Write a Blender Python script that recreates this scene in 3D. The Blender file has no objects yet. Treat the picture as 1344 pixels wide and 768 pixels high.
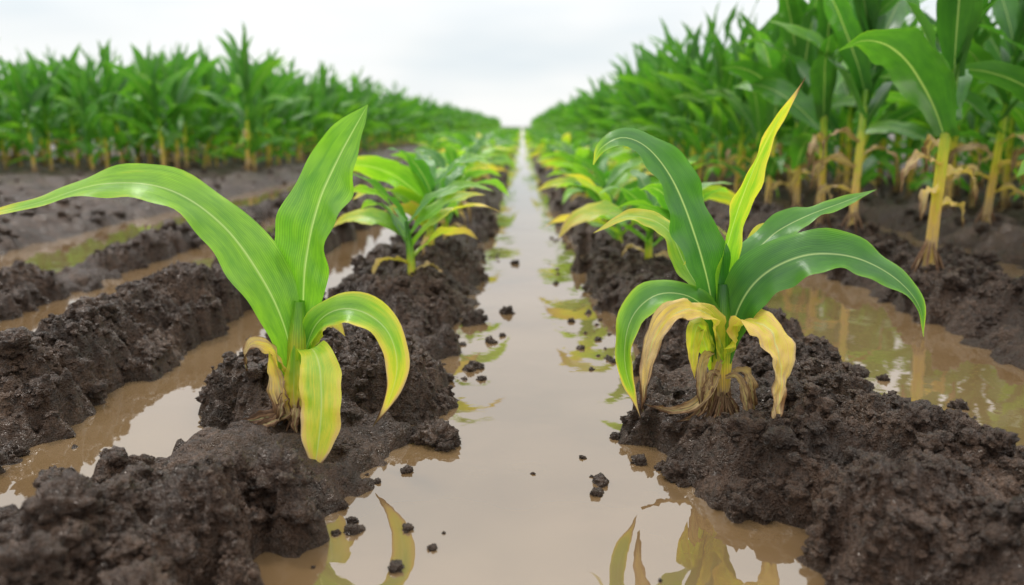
import bpy, math, random
import numpy as np
from mathutils import Vector, Matrix

rng = np.random.default_rng(7)
random.seed(7)
scene = bpy.context.scene
scene.view_settings.view_transform = 'Standard'
scene.view_settings.look = 'None'
scene.view_settings.exposure = 0

# ------------------------------------------------------------------ noise
def _hash(ix, iy, seed):
    h = (ix.astype(np.int64) * 374761393 + iy.astype(np.int64) * 668265263 + seed * 974634777) & 0xFFFFFFFF
    h = ((h ^ (h >> 13)) * 1274126177) & 0xFFFFFFFF
    h = (h ^ (h >> 16)) & 0xFFFFFFFF
    return h / 4294967295.0

def perlin(x, y, seed=0):
    ix = np.floor(x); iy = np.floor(y)
    fx = x - ix; fy = y - iy
    ux = fx*fx*fx*(fx*(fx*6-15)+10); uy = fy*fy*fy*(fy*(fy*6-15)+10)
    def g(dx, dy):
        a = _hash(ix+dx, iy+dy, seed) * 2*np.pi
        return np.cos(a)*(fx-dx) + np.sin(a)*(fy-dy)
    a = g(0, 0)*(1-ux) + g(1, 0)*ux
    b = g(0, 1)*(1-ux) + g(1, 1)*ux
    return (a*(1-uy) + b*uy) * 1.5

def fbm(x, y, seed=0, octv=4):
    s = 0; a = 1.0; t = 0
    for i in range(octv):
        s = s + a*perlin(x*2**i, y*2**i, seed+i*17); t += a; a *= .5
    return s/t

def worley(x, y, seed=0):
    ix = np.floor(x); iy = np.floor(y)
    best = np.full(x.shape, 9.0)
    for dx in (-1, 0, 1):
        for dy in (-1, 0, 1):
            cx = ix+dx; cy = iy+dy
            px = cx + .15 + .7*_hash(cx, cy, seed); py = cy + .15 + .7*_hash(cx, cy, seed+5)
            r = .55 + .6*_hash(cx, cy, seed+9)
            best = np.minimum(best, ((x-px)**2+(y-py)**2)/r**2)
    return np.clip(1-best, 0, 1)

def sstep(a, b, v):
    t = np.clip((v-a)/(b-a), 0, 1)
    return t*t*(3-2*t)

# ------------------------------------------------------------------ terrain height
YK = [0.0, .9, 1.1, 1.3, 1.5, 1.9, 2.25, 2.75, 3.5, 5, 8]
RIDGES = [
    # ys, left edge, right edge, amp
    (YK, [-.86,-.80,-.73,-.69,-.62,-.66,-.69,-.64,-.64,-.62,-.60], [-.42,-.40,-.36,-.30,-.25,-.18,-.26,-.19,-.21,-.22,-.22], .068),
    (YK, [-1.42,-1.42,-1.42,-1.40,-1.36,-1.28,-1.24,-1.22,-1.22,-1.24,-1.28], [-1.04,-1.04,-1.02,-1.0,-.97,-.94,-.95,-.95,-.97,-.98,-.96], .095),
    (YK, [-1.90]*11, [-1.70]*11, .035),
    (YK, [.50,.46,.42,.30,.25,.34,.38,.29,.29,.29,.25], [1.08,1.00,.90,.84,.78,.75,.72,.72,.70,.70,.66], .072),
    (YK, [1.45,1.4,1.36,1.34,1.32,1.30,1.34,1.32,1.30,1.25,1.18], [1.84]*11, .070),
]
for i in range(70):
    c = 2.50 + .8*i
    RIDGES.append((None, c-.24, c+.24, .06))
    c = -2.98 - .8*i
    RIDGES.append((None, c-.36, c+.36, .05))
PADS = [(-.435, 1.485, .045, .085), (.392, 1.485, .048, .085)]   # trodden spots round the two near stalks

def height(x, y):
    x = np.asarray(x, float); y = np.asarray(y, float)
    xw = x + .09*fbm(x*3.1, y*3.1, 3, 3) + .06*perlin(x*11, y*11, 11) + .032*perlin(x*27, y*27, 12)
    yw = y + .05*fbm(x*4, y*4, 23, 2)
    h = np.full(x.shape, -.05)
    amod = .85 + .6*perlin(x*2.2+7, y*2.2, 31)
    for r in RIDGES:
        if r[0] is None:
            L, R = r[1], r[2]
        else:
            L = np.interp(yw, r[0], r[1]); R = np.interp(yw, r[0], r[2])
        c = (L+R)/2; w = (R-L)/2
        d = (xw-c)/w
        hh = r[3]*amod*(1-np.abs(d)**2.4)
        h = np.maximum(h, np.clip(hh, -.05, 1))
    for px, py, pz, pr in PADS:
        g = np.exp(-(((x-px)**2+(y-py+.02)**2)/pr**2)**1.5)
        h = h*(1-g)+pz*g
    m = sstep(-.035, .030, h)
    rough = .25 + 1.0*sstep(-.22, .22, fbm(x*2.6, y*2.6, 41, 2) + .12)
    for px, py, pz, pr in PADS:
        g = np.exp(-(((x-px)**2+(y-py+.02)**2)/(pr*1.25)**2)**1.5)
        rough = rough*(1-.7*g)
    wx = x + .014*perlin(x*30, y*30, 51) + .006*perlin(x*70, y*70, 53); wy = y + .014*perlin(x*30, y*30, 52) + .006*perlin(x*70, y*70, 54)
    lumps = .044*worley(wx*7, wy*7, 61) + .036*worley(wx*15, wy*15, 62) + .024*worley(wx*31, wy*31, 63) + .015*worley(wx*62, wy*62, 64)
    lumps = lumps + .018*fbm(x*48, y*48, 71, 3) - .039
    h = h + m*rough*lumps + m*.014*fbm(x*22, y*22, 77, 4)
    return h

def axis(dense0, dense1, step, g, lo, hi):
    a = list(np.arange(dense0, dense1, step))
    s = step; v = a[-1]; up = []
    while v < hi:
        s *= g; v += s; up.append(v)
    s = step; v = a[0]; dn = []
    while v > lo:
        s *= g; v -= s; dn.append(v)
    return np.array(dn[::-1] + a + up)

xs = axis(-1.6, 1.6, .0047, 1.028, -420, 420)
ys_up = axis(.8, 2.5, .0047, 1.014, .8, 700)
dn = []; s = .0050; v = ys_up.min()
while v > -6:
    s *= 1.1; v -= s; dn.append(v)
ys = np.unique(np.concatenate([np.array(dn), ys_up]))
X, Y = np.meshgrid(xs, ys)
Z = height(X, Y)
ny, nx = X.shape

def grid_mesh(name, X, Y, Z):
    ny, nx = X.shape
    me = bpy.data.meshes.new(name)
    co = np.stack([X, Y, Z], -1).reshape(-1, 3).astype(np.float32)
    idx = np.arange(ny*nx).reshape(ny, nx)
    q = np.stack([idx[:-1, :-1], idx[:-1, 1:], idx[1:, 1:], idx[1:, :-1]], -1).reshape(-1, 4)
    me.vertices.add(len(co)); me.vertices.foreach_set('co', co.ravel())
    me.loops.add(q.size); me.loops.foreach_set('vertex_index', q.ravel().astype(np.int32))
    me.polygons.add(len(q)); me.polygons.foreach_set('loop_start', (np.arange(len(q))*4).astype(np.int32))
    me.polygons.foreach_set('loop_total', np.full(len(q), 4, np.int32))
    me.polygons.foreach_set('use_smooth', np.ones(len(q), bool))
    me.update(calc_edges=True)
    return me

# ------------------------------------------------------------------ materials
def new_mat(name):
    m = bpy.data.materials.new(name); m.use_nodes = True
    nt = m.node_tree; nt.nodes.clear()
    return m, nt
def N(nt, t, **kw):
    n = nt.nodes.new(t)
    for k, v in kw.items():
        setattr(n, k, v)
    return n
def math_n(nt, op, a, b=None, clamp=False):
    n = N(nt, 'ShaderNodeMath', operation=op); n.use_clamp = clamp
    for i, v in enumerate((a, b)):
        if v is None: continue
        if isinstance(v, (int, float)): n.inputs[i].default_value = v
        else: nt.links.new(v, n.inputs[i])
    return n.outputs[0]
def maprange(nt, v, a, b, c, d):
    n = N(nt, 'ShaderNodeMapRange'); n.clamp = True
    nt.links.new(v, n.inputs[0])
    for i, q in enumerate((a, b, c, d)): n.inputs[i+1].default_value = q
    return n.outputs[0]
def ramp(nt, v, stops):
    n = N(nt, 'ShaderNodeValToRGB')
    e = n.color_ramp.elements
    while len(e) < len(stops): e.new(.5)
    for el, (p, c) in zip(e, stops):
        el.position = p; el.color = (*c, 1)
    nt.links.new(v, n.inputs[0]); return n.outputs[0]
def mixc(nt, fac, a, b, bt='MIX'):
    n = N(nt, 'ShaderNodeMix', data_type='RGBA', blend_type=bt)
    for i, v in ((0, fac), (6, a), (7, b)):
        if isinstance(v, (int, float)): n.inputs[i].default_value = v
        elif isinstance(v, tuple): n.inputs[i].default_value = (*v, 1)
        else: nt.links.new(v, n.inputs[i])
    return n.outputs[2]
def noise(nt, vec, scale, detail=4, rough=.55):
    n = N(nt, 'ShaderNodeTexNoise'); n.inputs['Scale'].default_value = scale
    n.inputs['Detail'].default_value = detail; n.inputs['Roughness'].default_value = rough
    nt.links.new(vec, n.inputs['Vector']); return n.outputs[0]

# soil
soil, nt = new_mat('wet_soil')
geo = N(nt, 'ShaderNodeNewGeometry'); pos = geo.outputs['Position']
sep = N(nt, 'ShaderNodeSeparateXYZ'); nt.links.new(pos, sep.inputs[0])
n1 = noise(nt, pos, 7, 3); n2 = noise(nt, pos, 75, 4, .7); n3 = noise(nt, pos, 310, 1, .7)
base = ramp(nt, n1, [(.3, (.036, .018, .010)), (.5, (.070, .037, .022)), (.7, (.135, .077, .047))])
base = mixc(nt, maprange(nt, n2, .42, .66, 0, .9), base, (.012, .006, .0035))  # crease shade painted into the colour, darkest where the bump sinks
wet = maprange(nt, sep.outputs[2], .0, .03, 1, 0)
base = mixc(nt, math_n(nt, 'MULTIPLY', wet, .5), base, (.034, .019, .010))
b = N(nt, 'ShaderNodeBsdfPrincipled')
nt.links.new(base, b.inputs['Base Color'])
r = maprange(nt, n3, .36, .60, .13, .62)
r = math_n(nt, 'SUBTRACT', r, math_n(nt, 'MULTIPLY', wet, .04))
nt.links.new(r, b.inputs['Roughness'])
b.inputs['Specular IOR Level'].default_value = .6
b.inputs['Specular Tint'].default_value = (1, .92, .84, 1)
h = math_n(nt, 'ADD', math_n(nt, 'MULTIPLY', n2, -.022), math_n(nt, 'MULTIPLY', n3, .006))
bp = N(nt, 'ShaderNodeBump'); bp.inputs['Strength'].default_value = 1.0; bp.inputs['Distance'].default_value = 1.0
nt.links.new(h, bp.inputs['Height']); nt.links.new(bp.outputs[0], b.inputs['Normal'])
o = N(nt, 'ShaderNodeOutputMaterial'); nt.links.new(b.outputs[0], o.inputs[0])

# muddy water
wat, nt = new_mat('muddy_water')
geo = N(nt, 'ShaderNodeNewGeometry'); pos = geo.outputs['Position']
col = ramp(nt, noise(nt, pos, 1.7, 3), [(.3, (.140, .083, .037)), (.7, (.195, .125, .063))])
b = N(nt, 'ShaderNodeBsdfPrincipled'); nt.links.new(col, b.inputs['Base Color'])
b.inputs['Roughness'].default_value = .010; b.inputs['IOR'].default_value = 2.55
b.inputs['Specular Tint'].default_value = (1, .97, .92, 1)
h = math_n(nt, 'ADD', math_n(nt, 'MULTIPLY', noise(nt, pos, 5, 1), .0022), math_n(nt, 'MULTIPLY', noise(nt, pos, 28, 1), .00025))
bp = N(nt, 'ShaderNodeBump'); bp.inputs['Strength'].default_value = .7; bp.inputs['Distance'].default_value = 1.0
nt.links.new(h, bp.inputs['Height']); nt.links.new(bp.outputs[0], b.inputs['Normal'])
o = N(nt, 'ShaderNodeOutputMaterial'); nt.links.new(b.outputs[0], o.inputs[0])

# leaf
STOPS = [(0, (.022, .100, .024)), (.2, (.078, .235, .022)), (.36, (.23, .45, .028)), (.52, (.58, .56, .05)),
         (.66, (.66, .47, .12)), (.78, (.52, .37, .20)), (.89, (.20, .105, .055)), (1, (.065, .032, .016))]
def leaf_material(name, detailed):
    leafm, nt = new_mat(name)
    uvn = N(nt, 'ShaderNodeUVMap'); uvn.uv_map = 'UVMap'
    su = N(nt, 'ShaderNodeSeparateXYZ'); nt.links.new(uvn.outputs[0], su.inputs[0])
    U = su.outputs[0]; V = su.outputs[1]
    at = N(nt, 'ShaderNodeAttribute'); at.attribute_name = 'ld'
    sc = N(nt, 'ShaderNodeSeparateColor'); nt.links.new(at.outputs[0], sc.inputs[0])
    yel, rnd, lig = sc.outputs
    cv = N(nt, 'ShaderNodeCombineXYZ')
    nt.links.new(math_n(nt, 'MULTIPLY', U, 5.0), cv.inputs[0])
    nt.links.new(math_n(nt, 'MULTIPLY', V, 7.0), cv.inputs[1])
    nt.links.new(math_n(nt, 'MULTIPLY', rnd, 40.0), cv.inputs[2])
    ns = noise(nt, cv.outputs[0], 1.3, 4 if detailed else 1, .55)
    amp1 = maprange(nt, yel, .25, .6, .20, .42)
    f = math_n(nt, 'ADD', yel, math_n(nt, 'MULTIPLY', math_n(nt, 'SUBTRACT', ns, .5), amp1), clamp=not detailed)
    if detailed:
        cv2 = N(nt, 'ShaderNodeCombineXYZ')
        nt.links.new(math_n(nt, 'MULTIPLY', U, 34.0), cv2.inputs[0])
        nt.links.new(math_n(nt, 'MULTIPLY', V, 3.5), cv2.inputs[1])
        nt.links.new(math_n(nt, 'MULTIPLY', rnd, 40.0), cv2.inputs[2])
        ns2 = noise(nt, cv2.outputs[0], 1.0, 3, .6)
        amp = maprange(nt, yel, .3, .7, .13, .34)
        f = math_n(nt, 'ADD', f, math_n(nt, 'MULTIPLY', math_n(nt, 'SUBTRACT', ns2, .5), amp), clamp=True)
    col = ramp(nt, f, STOPS)
    mid = maprange(nt, math_n(nt, 'ABSOLUTE', math_n(nt, 'SUBTRACT', U, .5)), .008, .03, .55, 0)
    col = mixc(nt, mid, col, (.52, .64, .26))
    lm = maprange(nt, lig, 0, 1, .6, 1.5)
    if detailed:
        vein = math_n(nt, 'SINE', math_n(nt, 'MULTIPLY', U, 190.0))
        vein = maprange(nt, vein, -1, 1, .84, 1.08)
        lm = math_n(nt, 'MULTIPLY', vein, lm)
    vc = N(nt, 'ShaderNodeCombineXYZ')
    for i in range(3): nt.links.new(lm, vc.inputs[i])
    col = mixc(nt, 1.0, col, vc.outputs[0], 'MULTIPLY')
    b = N(nt, 'ShaderNodeBsdfPrincipled'); nt.links.new(col, b.inputs['Base Color'])
    nt.links.new(maprange(nt, f, .4, .85, .30 if detailed else .5, .7), b.inputs['Roughness'])
    nt.links.new(maprange(nt, f, .5, .85, .65 if detailed else .35, .25), b.inputs['Specular IOR Level'])
    if detailed:
        bp = N(nt, 'ShaderNodeBump'); bp.inputs['Strength'].default_value = .5; bp.inputs['Distance'].default_value = .002
        nt.links.new(math_n(nt, 'ADD', vein, ns), bp.inputs['Height']); nt.links.new(bp.outputs[0], b.inputs['Normal'])
    tr = N(nt, 'ShaderNodeBsdfTranslucent')
    nt.links.new(mixc(nt, 1.0, col, (1.6, 1.7, .8), 'MULTIPLY'), tr.inputs[0])
    ms = N(nt, 'ShaderNodeMixShader')
    nt.links.new(maprange(nt, f, .6, .9, .38, .12), ms.inputs[0])
    nt.links.new(b.outputs[0], ms.inputs[1]); nt.links.new(tr.outputs[0], ms.inputs[2])
    o = N(nt, 'ShaderNodeOutputMaterial'); nt.links.new(ms.outputs[0], o.inputs[0])
    return leafm
leaf_near = leaf_material('corn_leaf', True)
leaf_far = leaf_material('corn_leaf_field', False)

# ------------------------------------------------------------------ ground and water
def add_obj(name, me, mat=None, loc=(0, 0, 0)):
    if mat and not me.materials: me.materials.append(mat)
    ob = bpy.data.objects.new(name, me); ob.location = loc
    scene.collection.objects.link(ob); return ob

add_obj('ground', grid_mesh('ground', X, Y, Z), soil)
wx = np.array([-420., 0, 420]); wy = np.array([-6., 0, 20, 100, 700])
WX, WY = np.meshgrid(wx, wy)
add_obj('water', grid_mesh('water', WX, WY, WX*0), wat)

# ------------------------------------------------------------------ clods
import bmesh
def clod_shapes(n, sub):
    out = []
    from mathutils import noise as mn
    for i in range(n):
        bm = bmesh.new(); bmesh.ops.create_icosphere(bm, subdivisions=sub, radius=1)
        off = Vector((i*13.1, i*7.7, 3.3))
        for v in bm.verts:
            p = v.co.copy()
            d = 1 + .5*mn.noise(p*1.2+off) + .4*mn.noise(p*2.6+off) + .30*mn.noise(p*6+off)
            if sub > 3: d += .18*mn.noise(p*14+off)
            v.co = p*d
        bm.verts.ensure_lookup_table()
        co = np.array([v.co[:] for v in bm.verts]); fa = np.array([[v.index for v in f.verts] for f in bm.faces])
        out.append((co, fa)); bm.free()
    return out

def rand_rot(n):
    q = rng.normal(size=(n, 4)); q /= np.linalg.norm(q, axis=1)[:, None]
    w, x, y, z = q.T
    return np.stack([1-2*(y*y+z*z), 2*(x*y-z*w), 2*(x*z+y*w), 2*(x*y+z*w), 1-2*(x*x+z*z), 2*(y*z-x*w),
                     2*(x*z-y*w), 2*(y*z+x*w), 1-2*(x*x+y*y)], -1).reshape(n, 3, 3)

def scatter(P, S, shapes):
    V = []; F = []; off = 0
    kind = rng.integers(0, len(shapes), len(P)); R = rand_rot(len(P))
    for k, (co, fa) in enumerate(shapes):
        m = kind == k
        if not m.any(): continue
        v = np.einsum('nij,vj->nvi', R[m], co)*S[m][:, None, None]
        v[:, :, 2] *= .8
        v += P[m][:, None, :]
        nn = m.sum(); V.append(v.reshape(-1, 3))
        F.append((fa[None]+(np.arange(nn)*len(co))[:, None, None]+off).reshape(-1, 3)); off += nn*len(co)
    return np.concatenate(V), np.concatenate(F)

def tri_mesh(name, V, F, nflat):
    me = bpy.data.meshes.new(name)
    me.vertices.add(len(V)); me.vertices.foreach_set('co', V.astype(np.float32).ravel())
    me.loops.add(F.size); me.loops.foreach_set('vertex_index', F.astype(np.int32).ravel())
    me.polygons.add(len(F)); me.polygons.foreach_set('loop_start', (np.arange(len(F))*3).astype(np.int32))
    me.polygons.foreach_set('loop_total', np.full(len(F), 3, np.int32))
    sm = np.ones(len(F), bool); sm[:nflat] = False
    me.polygons.foreach_set('use_smooth', sm)
    me.update(calc_edges=True); return me

def sample(n, x0, x1, y0, y1, smin, smax, hmin=.012, power=3, thr=-.14):
    x = rng.uniform(x0, x1, n); y = y0 + (y1-y0)*rng.random(n)**1.6
    z = height(x, y)
    cl = fbm(x*2.6, y*2.6, 41, 2) + .35*perlin(x*9, y*9, 90)
    k = (z > hmin) & (cl > thr)
    for px, py, pz, pr in PADS:
        k &= ((x-px)**2+(y-py)**2 > .07**2) | (rng.random(n) < .3)
    x, y, z = x[k], y[k], z[k]
    s = smin + (smax-smin)*rng.random(len(x))**power
    return np.stack([x, y, z + s*.15], -1), s

P1, S1 = sample(60000, -1.9, 2.1, .75, 3.8, .0025, .009, .003, 2.2, -.22)
P2, S2 = sample(7000, -1.9, 2.1, .75, 5.0, .009, .022, .004, 2.5, -.18)
P2b, S2b = sample(560, -1.9, 2.1, .75, 5.0, .022, .045, .015, 2, -.08)
P3, S3 = sample(3000, -5, 5, 4.0, 11.0, .015, .045, .01, 2)
for P_, S_ in ((P2, S2), (P2b, S2b)):
    for px, py, pz, pr in PADS:
        far_ = ((P_[:, 0]-px)**2+(P_[:, 1]-py)**2) < .085**2
        S_[far_] = .006
# a few crumbs that have rolled off the ridges into the shallow water
nC = 90
cx = np.concatenate([rng.choice([-1, 1], nC)*rng.uniform(.12, .30, nC)]); cy = rng.uniform(1.0, 4.5, nC)
PC = np.stack([cx, cy, np.zeros(nC)], -1); SC = .003+.012*rng.random(nC)**3
hugesh = clod_shapes(8, 4); bigsh = clod_shapes(9, 3); smsh = clod_shapes(8, 2)
V1, F1 = scatter(P1, S1, smsh)
V2, F2 = scatter(np.concatenate([P2, PC]), np.concatenate([S2, SC]), bigsh)
V3, F3 = scatter(P3, S3, smsh)
EX = np.array([[-.165,1.50,.008,.034],[-.19,1.53,.008,.026],[-.15,1.47,.004,.020],[-.20,1.50,.005,.02],[-.145,1.52,.004,.014],[.115,1.42,.0,.006],
               [.02,1.35,.0,.004],[-.05,2.62,.004,.022],[.22,1.40,.0,.016],[-.3,1.22,.0,.012],[-.27,1.17,.0,.009],[.9,1.9,.0,.014],
               [-.85,1.35,.0,.014],[-.12,2.0,.0,.018],[-.10,1.9,.0,.012],[-.2,3.0,.0,.02],[.25,1.62,.0,.01],[.98,1.7,0,.02],[-.03,3.6,.0,.02],
               [-.62,.93,.075,.055],[-.55,.92,.06,.04],[-.68,.98,.07,.04],[-.52,1.0,.05,.035],[-.60,1.05,.06,.03],[-.72,1.02,.05,.035],
               [.78,1.0,.07,.045],[.86,1.1,.08,.045],[.72,1.12,.065,.035],[.66,1.02,.05,.03],[.80,1.22,.07,.035],[.28,1.33,.015,.022],[.33,1.30,.02,.02],
               [-.09,2.25,.0,.016],[-.06,2.32,.0,.010],[.16,2.5,.0,.012],[-.21,1.36,.0,.011],[.19,1.52,.0,.012]])
V4, F4 = scatter(np.concatenate([EX[:, :3], P2b]), np.concatenate([EX[:, 3], S2b]), hugesh)
o1 = len(V1); o2 = o1+len(V2); o3 = o2+len(V3)
add_obj('soil_clods', tri_mesh('soil_clods', np.concatenate([V1, V2, V3, V4]), np.concatenate([F1, F2+o1, F3+o2, F4+o3]), len(F1)), soil)

# ------------------------------------------------------------------ corn builder
class MB:
    def __init__(s): s.v = []; s.f = []; s.uv = []; s.c = []; s.n = 0
    def grid(s, P, UV, C):
        a, b = P.shape[:2]
        idx = np.arange(a*b).reshape(a, b)+s.n
        s.f.append(np.stack([idx[:-1, :-1], idx[:-1, 1:], idx[1:, 1:], idx[1:, :-1]], -1).reshape(-1, 4))
        s.v.append(P.reshape(-1, 3)); s.uv.append(UV.reshape(-1, 2)); s.c.append(C.reshape(-1, 3)); s.n += a*b
    def mesh(s, name, mat=None):
        V = np.concatenate(s.v); F = np.concatenate(s.f); UV = np.concatenate(s.uv); C = np.concatenate(s.c)
        me = bpy.data.meshes.new(name)
        me.vertices.add(len(V)); me.vertices.foreach_set('co', V.astype(np.float32).ravel())
        me.loops.add(F.size); me.loops.foreach_set('vertex_index', F.astype(np.int32).ravel())
        me.polygons.add(len(F)); me.polygons.foreach_set('loop_start', (np.arange(len(F))*4).astype(np.int32))
        me.polygons.foreach_set('loop_total', np.full(len(F), 4, np.int32))
        me.polygons.foreach_set('use_smooth', np.ones(len(F), bool))
        me.update(calc_edges=True)
        ul = me.uv_layers.new(name='UVMap'); ul.data.foreach_set('uv', UV[F.ravel()].astype(np.float32).ravel())
        ca = me.color_attributes.new('ld', 'FLOAT_COLOR', 'POINT')
        ca.data.foreach_set('color', np.concatenate([C, np.ones((len(C), 1))], 1).astype(np.float32).ravel())
        me.materials.append(mat or leaf_near)
        return me

def spline(pts, n):
    P = np.asarray(pts, float); m = len(P)
    Q = np.concatenate([[2*P[0]-P[1]], P, [2*P[-1]-P[-2]]])
    t = np.linspace(0, m-1, 400); i = np.minimum(t.astype(int), m-2); f = (t-i)[:, None]
    p0, p1, p2, p3 = Q[i], Q[i+1], Q[i+2], Q[i+3]
    C = .5*((2*p1)+(-p0+p2)*f+(2*p0-5*p1+4*p2-p3)*f**2+(-p0+3*p1-3*p2+p3)*f**3)
    L = np.concatenate([[0], np.cumsum(np.linalg.norm(np.diff(C, axis=0), axis=1))])
    s = np.linspace(0, L[-1], n)
    return np.stack([np.interp(s, L, C[:, k]) for k in range(3)], -1), L[-1]

def nrm(a): return a/np.maximum(np.linalg.norm(a, axis=-1, keepdims=True), 1e-9)

def leaf(mb, pts, W, N0, N1=None, y=(.2, .4), edge=.15, fold=.25, wave=.006, nseg=44, nc=10, base=.45, peak=.38,
         light=.5, yp=2.0, freq=3.0, scale=1.0, tipblunt=1.9, curl=0.0, crump=0.0, tip=.0):
    C, L = spline(np.asarray(pts)*scale, nseg)
    T = nrm(np.gradient(C, axis=0)); t = np.linspace(0, 1, nseg)
    N0 = np.array(N0, float); N1 = N0 if N1 is None else np.array(N1, float)
    Nh = nrm(N0[None]*(1-t[:, None]) + N1[None]*t[:, None])
    S = nrm(np.cross(T, Nh)); Nn = np.cross(S, T)
    w = np.where(t < peak, base+(1-base)*sstep(0, peak, t), 1-(np.clip((t-peak)/(1-peak), 0, 1))**tipblunt)
    w = np.maximum(w, .015)*W/2
    ph = rng.random()*6.28; ph2 = rng.random()*6.28
    s = np.linspace(-1, 1, nc+1)
    sg = s[None, :]; tg = t[:, None]
    foldt = fold*(1-.55*tg)
    off = foldt*np.abs(sg)*w[:, None] - curl*(sg**2)*w[:, None]
    env = np.sin(np.pi*np.clip(tg*1.05, 0, 1))
    off = off + wave*env*sg**2*np.where(sg > 0, np.sin(2*np.pi*freq*tg+ph), np.sin(2*np.pi*freq*1.13*tg+ph2))
    off = off + wave*.35*env*np.abs(sg)*np.sin(2*np.pi*freq*2.7*tg+ph2+sg*2)
    if crump:
        off = off + crump*perlin(np.broadcast_to(tg*14+ph*9, (nseg, nc+1)), np.broadcast_to(sg*2.2, (nseg, nc+1)), 5)
    wf = 1+.05*np.sin(tg*21+ph)+.03*np.sin(tg*47+ph2)*np.sign(sg)
    P = C[:, None]+S[:, None]*(sg*w[:, None]*wf)[..., None]+Nn[:, None]*off[..., None]
    UV = np.stack(np.broadcast_arrays((sg+1)/2, tg*L*2), -1)
    yy = y[0]+(y[1]-y[0])*tg**yp + edge*np.abs(sg)**3*(.2+.8*tg) + tip*sstep(.86, 1.0, tg)
    r = rng.random()
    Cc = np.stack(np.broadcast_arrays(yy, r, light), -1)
    mb.grid(P, UV, Cc)

def stalk(mb, pts, radii, y=(.8, .2), nseg=24, nc=12, light=.5, nodes=0, scale=1.0):
    C, L = spline(np.asarray(pts)*scale, nseg); t = np.linspace(0, 1, nseg)
    T = nrm(np.gradient(C, axis=0))
    S = nrm(np.cross(T, np.array([[0, 1., .01]]))); B = np.cross(T, S)
    r = np.interp(t, np.linspace(0, 1, len(radii)), radii)*scale
    if nodes: r = r*(1+.16*np.maximum(0, np.cos(2*np.pi*t*nodes))**12)
    a = np.linspace(0, 2*np.pi, nc+1)
    P = C[:, None]+(S[:, None]*np.cos(a)[None, :, None]+B[:, None]*np.sin(a)[None, :, None])*r[:, None, None]
    UV = np.stack(np.broadcast_arrays(.55+.4*np.abs(a[None]/np.pi-1), t[:, None]*L*2), -1)
    yy = np.broadcast_to(y[0]+(y[1]-y[0])*t[:, None], (nseg, nc+1))
    mb.grid(P, UV, np.stack(np.broadcast_arrays(yy, rng.random(), light), -1))

cm = .01
def hz(x, y): return float(height(np.array([x]), np.array([y]))[0])

# ---- left foreground plant (centimetres, local to stalk foot)
A = MB()
stalk(A, [(0,0,-3),(-.5,0,3),(0,0,9),(.5,0,16),(1,0,24)], [1.7,2.3,2.5,2.1,1.0], y=(.92,.26), scale=cm, light=.55)
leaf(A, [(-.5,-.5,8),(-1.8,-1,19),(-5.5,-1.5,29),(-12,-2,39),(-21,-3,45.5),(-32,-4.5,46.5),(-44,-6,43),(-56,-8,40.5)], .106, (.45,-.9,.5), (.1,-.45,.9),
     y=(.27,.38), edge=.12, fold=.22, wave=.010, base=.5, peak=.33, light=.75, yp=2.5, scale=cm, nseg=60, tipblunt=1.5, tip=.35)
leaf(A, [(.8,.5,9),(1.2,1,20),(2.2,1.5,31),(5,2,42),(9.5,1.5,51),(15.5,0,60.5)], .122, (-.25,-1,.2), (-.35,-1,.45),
     y=(.25,.26), edge=.04, fold=.38, wave=.019, base=.35, peak=.55, light=.98, scale=cm, nseg=60, freq=2.4, tipblunt=2.8)  # upright leaf: pale sheen painted in through raised lightness
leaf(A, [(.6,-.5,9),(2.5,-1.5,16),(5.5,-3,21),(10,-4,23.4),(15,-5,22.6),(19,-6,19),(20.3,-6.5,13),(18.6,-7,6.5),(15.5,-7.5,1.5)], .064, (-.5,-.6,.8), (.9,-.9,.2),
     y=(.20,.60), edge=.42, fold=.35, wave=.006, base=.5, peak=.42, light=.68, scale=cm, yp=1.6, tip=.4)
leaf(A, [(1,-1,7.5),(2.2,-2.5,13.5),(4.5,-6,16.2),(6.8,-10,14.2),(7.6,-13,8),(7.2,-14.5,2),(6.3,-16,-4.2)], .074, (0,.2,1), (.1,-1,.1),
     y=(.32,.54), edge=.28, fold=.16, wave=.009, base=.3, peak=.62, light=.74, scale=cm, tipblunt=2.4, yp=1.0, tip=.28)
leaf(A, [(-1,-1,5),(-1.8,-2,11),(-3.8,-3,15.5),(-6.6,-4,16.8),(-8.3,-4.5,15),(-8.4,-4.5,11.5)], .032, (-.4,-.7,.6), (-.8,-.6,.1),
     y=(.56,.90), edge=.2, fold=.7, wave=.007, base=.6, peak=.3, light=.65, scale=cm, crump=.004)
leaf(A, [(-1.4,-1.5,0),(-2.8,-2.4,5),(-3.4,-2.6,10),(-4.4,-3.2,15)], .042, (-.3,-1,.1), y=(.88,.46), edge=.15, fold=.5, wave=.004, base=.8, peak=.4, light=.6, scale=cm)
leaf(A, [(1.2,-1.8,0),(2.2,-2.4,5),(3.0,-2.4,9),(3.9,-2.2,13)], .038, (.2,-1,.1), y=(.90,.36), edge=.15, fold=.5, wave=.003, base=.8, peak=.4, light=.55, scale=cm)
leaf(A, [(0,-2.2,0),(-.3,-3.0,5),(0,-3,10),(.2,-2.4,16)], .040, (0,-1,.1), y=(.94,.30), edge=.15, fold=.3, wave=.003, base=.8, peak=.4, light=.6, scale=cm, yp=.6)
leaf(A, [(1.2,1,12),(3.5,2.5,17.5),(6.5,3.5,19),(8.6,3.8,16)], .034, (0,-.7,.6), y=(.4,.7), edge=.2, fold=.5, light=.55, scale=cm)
leaf(A, [(1.5,0,8),(4,-1,12),(6.4,-2,12.4),(7.6,-2.6,9)], .030, (0,-.7,.6), y=(.5,.8), edge=.2, fold=.5, light=.5, scale=cm)
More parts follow.
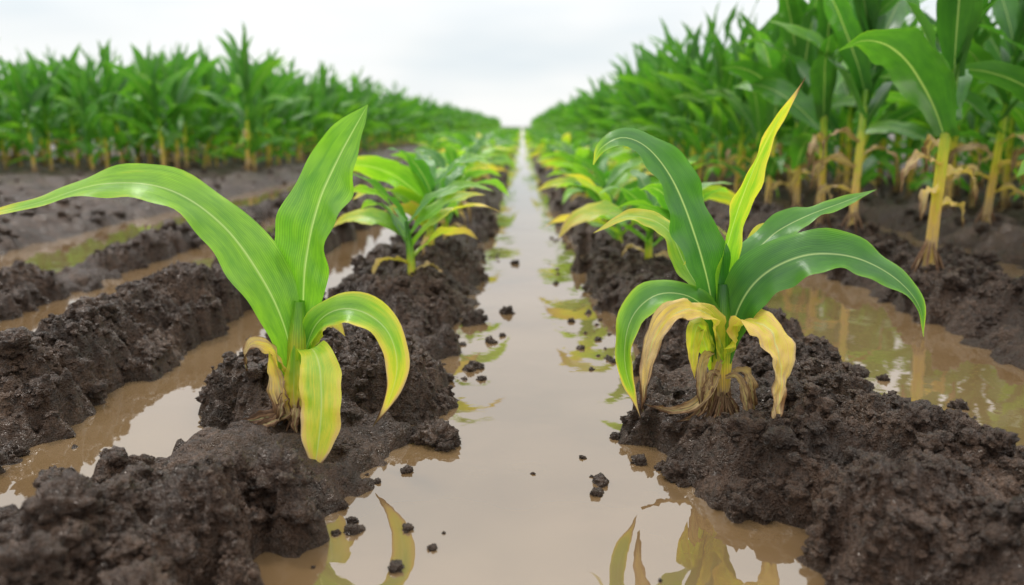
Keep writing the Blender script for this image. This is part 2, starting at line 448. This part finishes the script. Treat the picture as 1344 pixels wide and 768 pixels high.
for pts, w_, yy in [([(-1,-1,1.5),(-4,-2,1.8),(-8,-2.5,1.0),(-12.5,-3,.2)], .028, (.90,1.0)), ([(0,-1.5,3),(-2.5,-3.5,2),(-6,-5,.8),(-9,-6,-.2)], .024, (.86,1)),
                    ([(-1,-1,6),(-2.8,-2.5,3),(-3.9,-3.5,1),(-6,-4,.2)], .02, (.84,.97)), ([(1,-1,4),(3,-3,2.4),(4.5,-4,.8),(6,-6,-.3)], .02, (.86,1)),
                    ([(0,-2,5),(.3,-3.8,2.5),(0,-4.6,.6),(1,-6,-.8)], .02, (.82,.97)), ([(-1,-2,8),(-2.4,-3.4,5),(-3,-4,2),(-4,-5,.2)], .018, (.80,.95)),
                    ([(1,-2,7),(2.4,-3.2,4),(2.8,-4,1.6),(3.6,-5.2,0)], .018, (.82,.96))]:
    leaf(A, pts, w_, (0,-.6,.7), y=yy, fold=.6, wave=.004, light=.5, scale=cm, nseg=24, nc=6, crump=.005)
for i in range(16):
    a = i*.41+.2; r = 4.2+rng.random()*2.4
    stalk(A, [(math.cos(a)*1.6, math.sin(a)*1.6, 3.2+rng.random()*1.5),(math.cos(a)*3, math.sin(a)*3, 1.4),(math.cos(a)*r, math.sin(a)*r, -2.0)], [.27,.23,.14], y=(.9,1.0), nseg=8, nc=6, scale=cm)
add_obj('corn_plant', A.mesh('corn_plant_left'), None, (-.435, 1.485, .052))

# ---- right foreground plant
B = MB()
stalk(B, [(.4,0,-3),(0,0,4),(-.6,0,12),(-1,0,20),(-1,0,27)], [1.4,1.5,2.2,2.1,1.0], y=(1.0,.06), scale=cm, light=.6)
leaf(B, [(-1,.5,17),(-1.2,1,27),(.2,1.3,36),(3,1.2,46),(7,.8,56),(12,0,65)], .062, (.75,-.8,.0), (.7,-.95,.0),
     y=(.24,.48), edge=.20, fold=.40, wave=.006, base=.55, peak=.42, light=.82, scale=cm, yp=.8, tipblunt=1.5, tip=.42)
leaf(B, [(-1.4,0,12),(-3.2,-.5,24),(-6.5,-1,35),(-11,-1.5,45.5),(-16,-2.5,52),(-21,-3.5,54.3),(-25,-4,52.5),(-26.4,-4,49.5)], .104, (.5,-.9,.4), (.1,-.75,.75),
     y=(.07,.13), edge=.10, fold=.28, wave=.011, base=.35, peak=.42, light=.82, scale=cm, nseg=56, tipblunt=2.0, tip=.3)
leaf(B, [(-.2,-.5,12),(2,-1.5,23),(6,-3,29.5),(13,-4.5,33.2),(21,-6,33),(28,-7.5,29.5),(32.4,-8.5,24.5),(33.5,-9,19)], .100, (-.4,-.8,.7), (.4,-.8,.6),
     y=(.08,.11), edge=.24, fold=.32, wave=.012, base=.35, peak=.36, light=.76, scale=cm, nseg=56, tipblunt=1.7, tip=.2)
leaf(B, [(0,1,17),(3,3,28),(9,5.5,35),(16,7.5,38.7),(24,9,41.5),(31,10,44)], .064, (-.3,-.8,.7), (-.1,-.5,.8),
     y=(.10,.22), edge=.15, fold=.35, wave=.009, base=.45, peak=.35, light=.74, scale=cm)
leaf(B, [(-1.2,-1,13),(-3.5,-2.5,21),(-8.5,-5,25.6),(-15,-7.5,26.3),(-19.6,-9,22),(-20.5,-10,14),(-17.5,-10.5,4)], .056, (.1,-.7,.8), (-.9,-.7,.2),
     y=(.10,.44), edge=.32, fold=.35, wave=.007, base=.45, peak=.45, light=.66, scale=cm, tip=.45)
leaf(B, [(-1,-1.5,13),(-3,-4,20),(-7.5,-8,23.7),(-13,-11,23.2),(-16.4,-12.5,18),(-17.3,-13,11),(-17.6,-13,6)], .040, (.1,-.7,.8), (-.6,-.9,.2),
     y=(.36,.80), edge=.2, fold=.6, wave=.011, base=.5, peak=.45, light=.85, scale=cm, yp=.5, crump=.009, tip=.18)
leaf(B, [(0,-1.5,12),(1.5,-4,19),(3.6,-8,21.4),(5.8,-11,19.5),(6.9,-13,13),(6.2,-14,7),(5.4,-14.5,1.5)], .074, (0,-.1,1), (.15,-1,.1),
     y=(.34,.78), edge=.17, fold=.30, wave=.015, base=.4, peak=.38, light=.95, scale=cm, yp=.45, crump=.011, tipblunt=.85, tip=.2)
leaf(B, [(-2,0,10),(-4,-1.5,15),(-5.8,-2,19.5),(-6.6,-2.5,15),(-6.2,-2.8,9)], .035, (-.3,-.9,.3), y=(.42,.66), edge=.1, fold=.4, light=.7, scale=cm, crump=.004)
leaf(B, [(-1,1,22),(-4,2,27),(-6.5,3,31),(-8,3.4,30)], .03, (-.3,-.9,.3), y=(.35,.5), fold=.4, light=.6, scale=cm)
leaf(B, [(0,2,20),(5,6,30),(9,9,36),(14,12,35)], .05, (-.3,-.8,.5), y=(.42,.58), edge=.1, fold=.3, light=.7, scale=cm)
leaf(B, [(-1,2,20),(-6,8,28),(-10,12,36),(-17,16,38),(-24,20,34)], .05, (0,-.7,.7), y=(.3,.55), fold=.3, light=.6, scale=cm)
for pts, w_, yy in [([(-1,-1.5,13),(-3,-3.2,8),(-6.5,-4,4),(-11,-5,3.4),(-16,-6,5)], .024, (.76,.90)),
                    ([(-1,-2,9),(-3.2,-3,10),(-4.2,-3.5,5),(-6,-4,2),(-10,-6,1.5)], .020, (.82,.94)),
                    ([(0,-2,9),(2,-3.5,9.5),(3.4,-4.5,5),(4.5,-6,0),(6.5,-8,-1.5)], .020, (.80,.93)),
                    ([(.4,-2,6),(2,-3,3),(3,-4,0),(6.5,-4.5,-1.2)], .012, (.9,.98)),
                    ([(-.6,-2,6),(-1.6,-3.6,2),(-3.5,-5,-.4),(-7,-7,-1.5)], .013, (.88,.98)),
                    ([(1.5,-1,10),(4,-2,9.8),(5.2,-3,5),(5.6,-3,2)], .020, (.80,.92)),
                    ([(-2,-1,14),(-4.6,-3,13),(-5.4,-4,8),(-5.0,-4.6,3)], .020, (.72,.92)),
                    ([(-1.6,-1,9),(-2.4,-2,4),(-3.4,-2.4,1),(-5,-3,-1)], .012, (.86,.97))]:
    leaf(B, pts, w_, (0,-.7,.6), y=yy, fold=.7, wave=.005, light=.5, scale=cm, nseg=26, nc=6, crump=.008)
for i in range(26):
    a = i*.2417; r = 4.2+rng.random()*4.6
    stalk(B, [(math.cos(a)*1.0, math.sin(a)*1.0, 5.5+rng.random()*3),(math.cos(a)*2.4, math.sin(a)*2.4, 2.6),(math.cos(a)*r, math.sin(a)*r, -1.6)], [.24,.21,.14], y=(.86,.95), nseg=8, nc=6, scale=cm, light=.45)
add_obj('corn_plant', B.mesh('corn_plant_right'), None, (.392, 1.485, .056))

# ---- generated plants
def gen_plant(name, H, nl, L, W, yel, young=True, nseg=18, nc=4, upright=.5, light=.5, deadp=.5, deadl=.5, mat=None, low=.08, dl=.62, az0=None, hsf=None):
    m = MB()
    lean = rng.normal(0, .03, 2)*H
    rs = .018 if not young else .014
    hs = H*((.62 if not young else .45) if hsf is None else hsf)
    stalk(m, [(0,0,-.04),(lean[0]*.3,lean[1]*.3,hs*.4),(lean[0],lean[1],hs)], [rs*1.1,rs,rs*.45], y=(.82 if not young else .7,.10), nseg=14, nc=8, nodes=0 if young else 6, light=light*.85)
    if az0 is None: az0 = rng.random()*6.28
    for i in range(nl):
        q = i/(nl-1)
        az = az0+math.pi*i+rng.normal(0, .5)
        z0 = hs*(low+(1-low)*q)
        l = L*(.62+.5*math.sin(math.pi*(.15+.72*q)))*rng.uniform(.85, 1.1)
        el = math.radians(38+upright*46*q+rng.normal(0, 7))
        droop = (1.85-1.2*q*upright*1.3)*rng.uniform(.7, 1.25)
        dead = (q < .3 and rng.random() < deadp)
        if dead: el = math.radians(35); droop = 3.6; l *= dl
        pts = []; p = np.array([lean[0]*q, lean[1]*q, z0]); e = el
        n = 7; azc = az
        for k_ in range(n):
            pts.append(p.copy())
            dirv = np.array([math.cos(azc)*math.cos(e), math.sin(azc)*math.cos(e), math.sin(e)])
            p = p+dirv*l/(n-1); e -= droop*(.35+.9*k_/n)/(n-1)*1.5; azc += rng.normal(0, .06)
            e = max(e, -1.45)
        side = np.array([-math.sin(az), math.cos(az), 0])
        nup = np.array([-math.cos(az)*.6, -math.sin(az)*.6, .8])
        N0 = nup+side*rng.normal(0, .35); N1 = np.array([math.cos(az)*.5, math.sin(az)*.5, .8])+side*rng.normal(0, .8)
        if dead: yy = (.6+rng.random()*.2, .92); ed = .1
        else:
            yb = yel*(1.4-q)*rng.uniform(.4, 1.5)
            yy = (.03+yb*.5, .07+yb*1.0); ed = .1
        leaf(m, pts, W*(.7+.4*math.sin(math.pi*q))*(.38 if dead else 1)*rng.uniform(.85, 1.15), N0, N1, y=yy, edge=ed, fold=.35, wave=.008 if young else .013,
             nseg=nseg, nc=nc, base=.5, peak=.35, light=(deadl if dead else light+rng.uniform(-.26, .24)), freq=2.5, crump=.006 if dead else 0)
    if not young:
        for i in range(8):
            a = i*.79; q_ = rng.uniform(.8, 1.3)
            stalk(m, [(math.cos(a)*.012, math.sin(a)*.012, .09*q_),(math.cos(a)*.035, math.sin(a)*.035, .045),(math.cos(a)*.065, math.sin(a)*.065, -.03)], [.005,.005,.004], y=(.86,.95), nseg=6, nc=5)
    return m.mesh(name, mat)

small = [gen_plant('young_corn_%d' % i, .44, 10, .36, .082, .48, True, 22, 6, .30, .66, .7, .5) for i in range(8)]
smallfar = [gen_plant('young_corn_far_%d' % i, .44, 8, .34, .078, .34, True, 10, 2, .30, .64, .3, .4, leaf_far) for i in range(6)]
tall = [gen_plant('tall_corn_%d' % i, 1.55, 14, .66, .11, .19, False, 18, 4, .88, .62, .6, .45, leaf_far) for i in range(8)]
tallfar = [gen_plant('tall_corn_far_%d' % i, 1.55, 13, .64, .11, .16, False, 10, 2, .88, .64, .2, .3, leaf_far, low=.14) for i in range(7)]

def place(me, x, y, s=1.0, parent=None, name='corn_plant', sink=.0):
    ob = bpy.data.objects.new(name, me); scene.collection.objects.link(ob)
    ob.location = (x, y, max(hz(x, y)-.008, .0) if y < 14 else .035)
    ob.rotation_euler = (rng.normal(0, .05), rng.normal(0, .05), rng.random()*6.28)
    ob.scale = (s, s, s*rng.uniform(.93, 1.07))
    if parent: ob.parent = parent
    return ob

for (x, y, s, k_) in [(-.375,2.68,.95,0),(-.38,3.25,1.15,1),(-.37,3.8,1.1,2),(-.42,4.3,1.15,3),(-.38,4.9,1.1,4),(-.43,5.5,1.1,5),
                      (.49,3.05,1.05,6),(.45,3.6,1.0,7),(.54,2.6,.9,2),(.45,4.2,1.05,0),(.50,4.8,1.05,1),(.45,5.5,1.1,3)]:
    place(small[k_], x, y, s)
tp = gen_plant('tall_corn_near', 1.6, 16, .66, .155, .14, False, 34, 8, .92, .66, 1.0, .5, low=.22, dl=.40, az0=.5, hsf=.58)
ob = place(tp, 1.475, 2.85, 1.0); ob.rotation_euler = (0, 0, .2)
tp2 = [gen_plant('tall_corn_mid_%d' % i, 1.6, 15, .68, .135, .16, False, 24, 6, .90, .64, .8, .45, low=.16, dl=.5) for i in range(3)]
for (x, y, s, k_) in [(1.56,3.75,1.0,0),(1.58,4.2,1.0,1),(2.22,3.15,1.0,2),(2.42,3.7,1.0,0),(1.62,4.7,1.0,2),(2.45,4.2,1.02,1),(2.5,4.7,1,2),(1.6,5.2,1,0)]:
    place(tp2[k_], x, y, s)

ef = bpy.data.objects.new('young_corn_rows', None); scene.collection.objects.link(ef)
for xr, y0 in ((-.42, 6.0), (.46, 6.0), (-1.12, 11), (-1.8, 16), (1.1, 7.5), (-2.8, 22)):
    y = y0
    while y < 80:
        me = small[rng.integers(8)] if y < 9 else smallfar[rng.integers(6)]
        place(me, xr+rng.normal(0, .04), y, rng.uniform(.95, 1.3), ef, 'young_corn')
        y += rng.uniform(.28, .42)*(1+y/40)
cf = bpy.data.objects.new('corn_field', None); scene.collection.objects.link(cf)
cnt = 0
def field(xr, y0, y1, sc=1.0):
    global cnt
    y = y0
    while y < y1:
        me = (tall if y < 8.9 else tallfar); me = me[rng.integers(len(me))]
        place(me, xr+rng.normal(0, .05), y, sc*rng.uniform(.82, 1.12), cf, 'tall_corn'); cnt += 1
        y += rng.uniform(.22, .34)*(1+y/45)
for i in range(20):
    xr = -3.3-.76*i
    far = 120 if i < 5 else 12.5+i*.3
    field(xr, 9.2+rng.normal(0, .2), far, 1.05)
for i in range(14):
    xr = 1.6+.78*i
    y0 = max(5.6 if i < 2 else 4.4, (xr-1.5)/.75)
    far = 120 if i < 4 else y0+5
    field(xr, y0, far, 1.0)
for (x, y) in [(-2.05, 4.3), (-1.9, 5.2), (.62, 2.2)]:
    m = MB()
    for a in (0, 2.2, 4.2):
        leaf(m, [(0,0,0),(math.cos(a)*.01,math.sin(a)*.01,.05),(math.cos(a)*.035,math.sin(a)*.035,.10)], .016, (math.cos(a),-.7,.5), y=(.3,.4), nseg=10, nc=4, wave=.001)
    o_ = add_obj('seedling', m.mesh('seedling'), None, (x, y, max(hz(x, y), 0)-.005))
print('field plants', cnt, 'ground verts', nx*ny)

# ------------------------------------------------------------------ world
w = bpy.data.worlds.new('World'); scene.world = w; w.use_nodes = True
nt = w.node_tree; nt.nodes.clear()
sky = N(nt, 'ShaderNodeTexSky', sky_type='NISHITA'); sky.sun_disc = False
SUN_EL, SUN_AZ = 55, -30
sky.sun_elevation = math.radians(SUN_EL); sky.sun_rotation = math.radians(SUN_AZ)
bg1 = N(nt, 'ShaderNodeBackground'); bg1.inputs[1].default_value = .1
nt.links.new(sky.outputs[0], bg1.inputs[0])
tc = N(nt, 'ShaderNodeTexCoord')
sp = N(nt, 'ShaderNodeSeparateXYZ'); nt.links.new(tc.outputs['Generated'], sp.inputs[0])
mp = N(nt, 'ShaderNodeMapping'); mp.inputs['Scale'].default_value = (1, 1, 3.2); nt.links.new(tc.outputs['Generated'], mp.inputs[0])
cl = noise(nt, mp.outputs[0], 2.6, 3, .5)
cc = ramp(nt, cl, [(.32, (.82, .89, .93)), (.5, (.98, 1.0, 1.0)), (.66, (1.06, 1.06, 1.06))])
low = maprange(nt, sp.outputs[2], 0, .07, 1, 0)
cc = mixc(nt, math_n(nt, 'MULTIPLY', low, .7), cc, (1.06, 1.06, 1.05))
bg2 = N(nt, 'ShaderNodeBackground'); nt.links.new(cc, bg2.inputs[0])
nt.links.new(maprange(nt, sp.outputs[2], .1, .9, 1.0, 2.0), bg2.inputs[1])
mx = N(nt, 'ShaderNodeMixShader'); mx.inputs[0].default_value = .92
nt.links.new(bg1.outputs[0], mx.inputs[1]); nt.links.new(bg2.outputs[0], mx.inputs[2])
wo = N(nt, 'ShaderNodeOutputWorld'); nt.links.new(mx.outputs[0], wo.inputs[0])

sl = bpy.data.lights.new('sun', 'SUN'); sl.energy = 1.5; sl.angle = math.radians(10); sl.color = (1, .97, .93)
so = bpy.data.objects.new('sun', sl); scene.collection.objects.link(so)
az = math.radians(SUN_AZ); el = math.radians(SUN_EL)
d = Vector((math.sin(az)*math.cos(el), math.cos(az)*math.cos(el), math.sin(el)))
so.rotation_euler = d.to_track_quat('Z', 'Y').to_euler()

# ------------------------------------------------------------------ camera
cd = bpy.data.cameras.new('camera'); cam = bpy.data.objects.new('camera', cd); scene.collection.objects.link(cam)
cam.location = (0, 0, .62); cam.rotation_euler = (math.radians(90-11.84), 0, 0)
cd.lens = 28; cd.sensor_width = 36; cd.shift_x = -.0097
cd.clip_start = .02; cd.clip_end = 2000
cd.dof.use_dof = True; cd.dof.focus_distance = 1.53; cd.dof.aperture_fstop = 2.2
scene.camera = cam
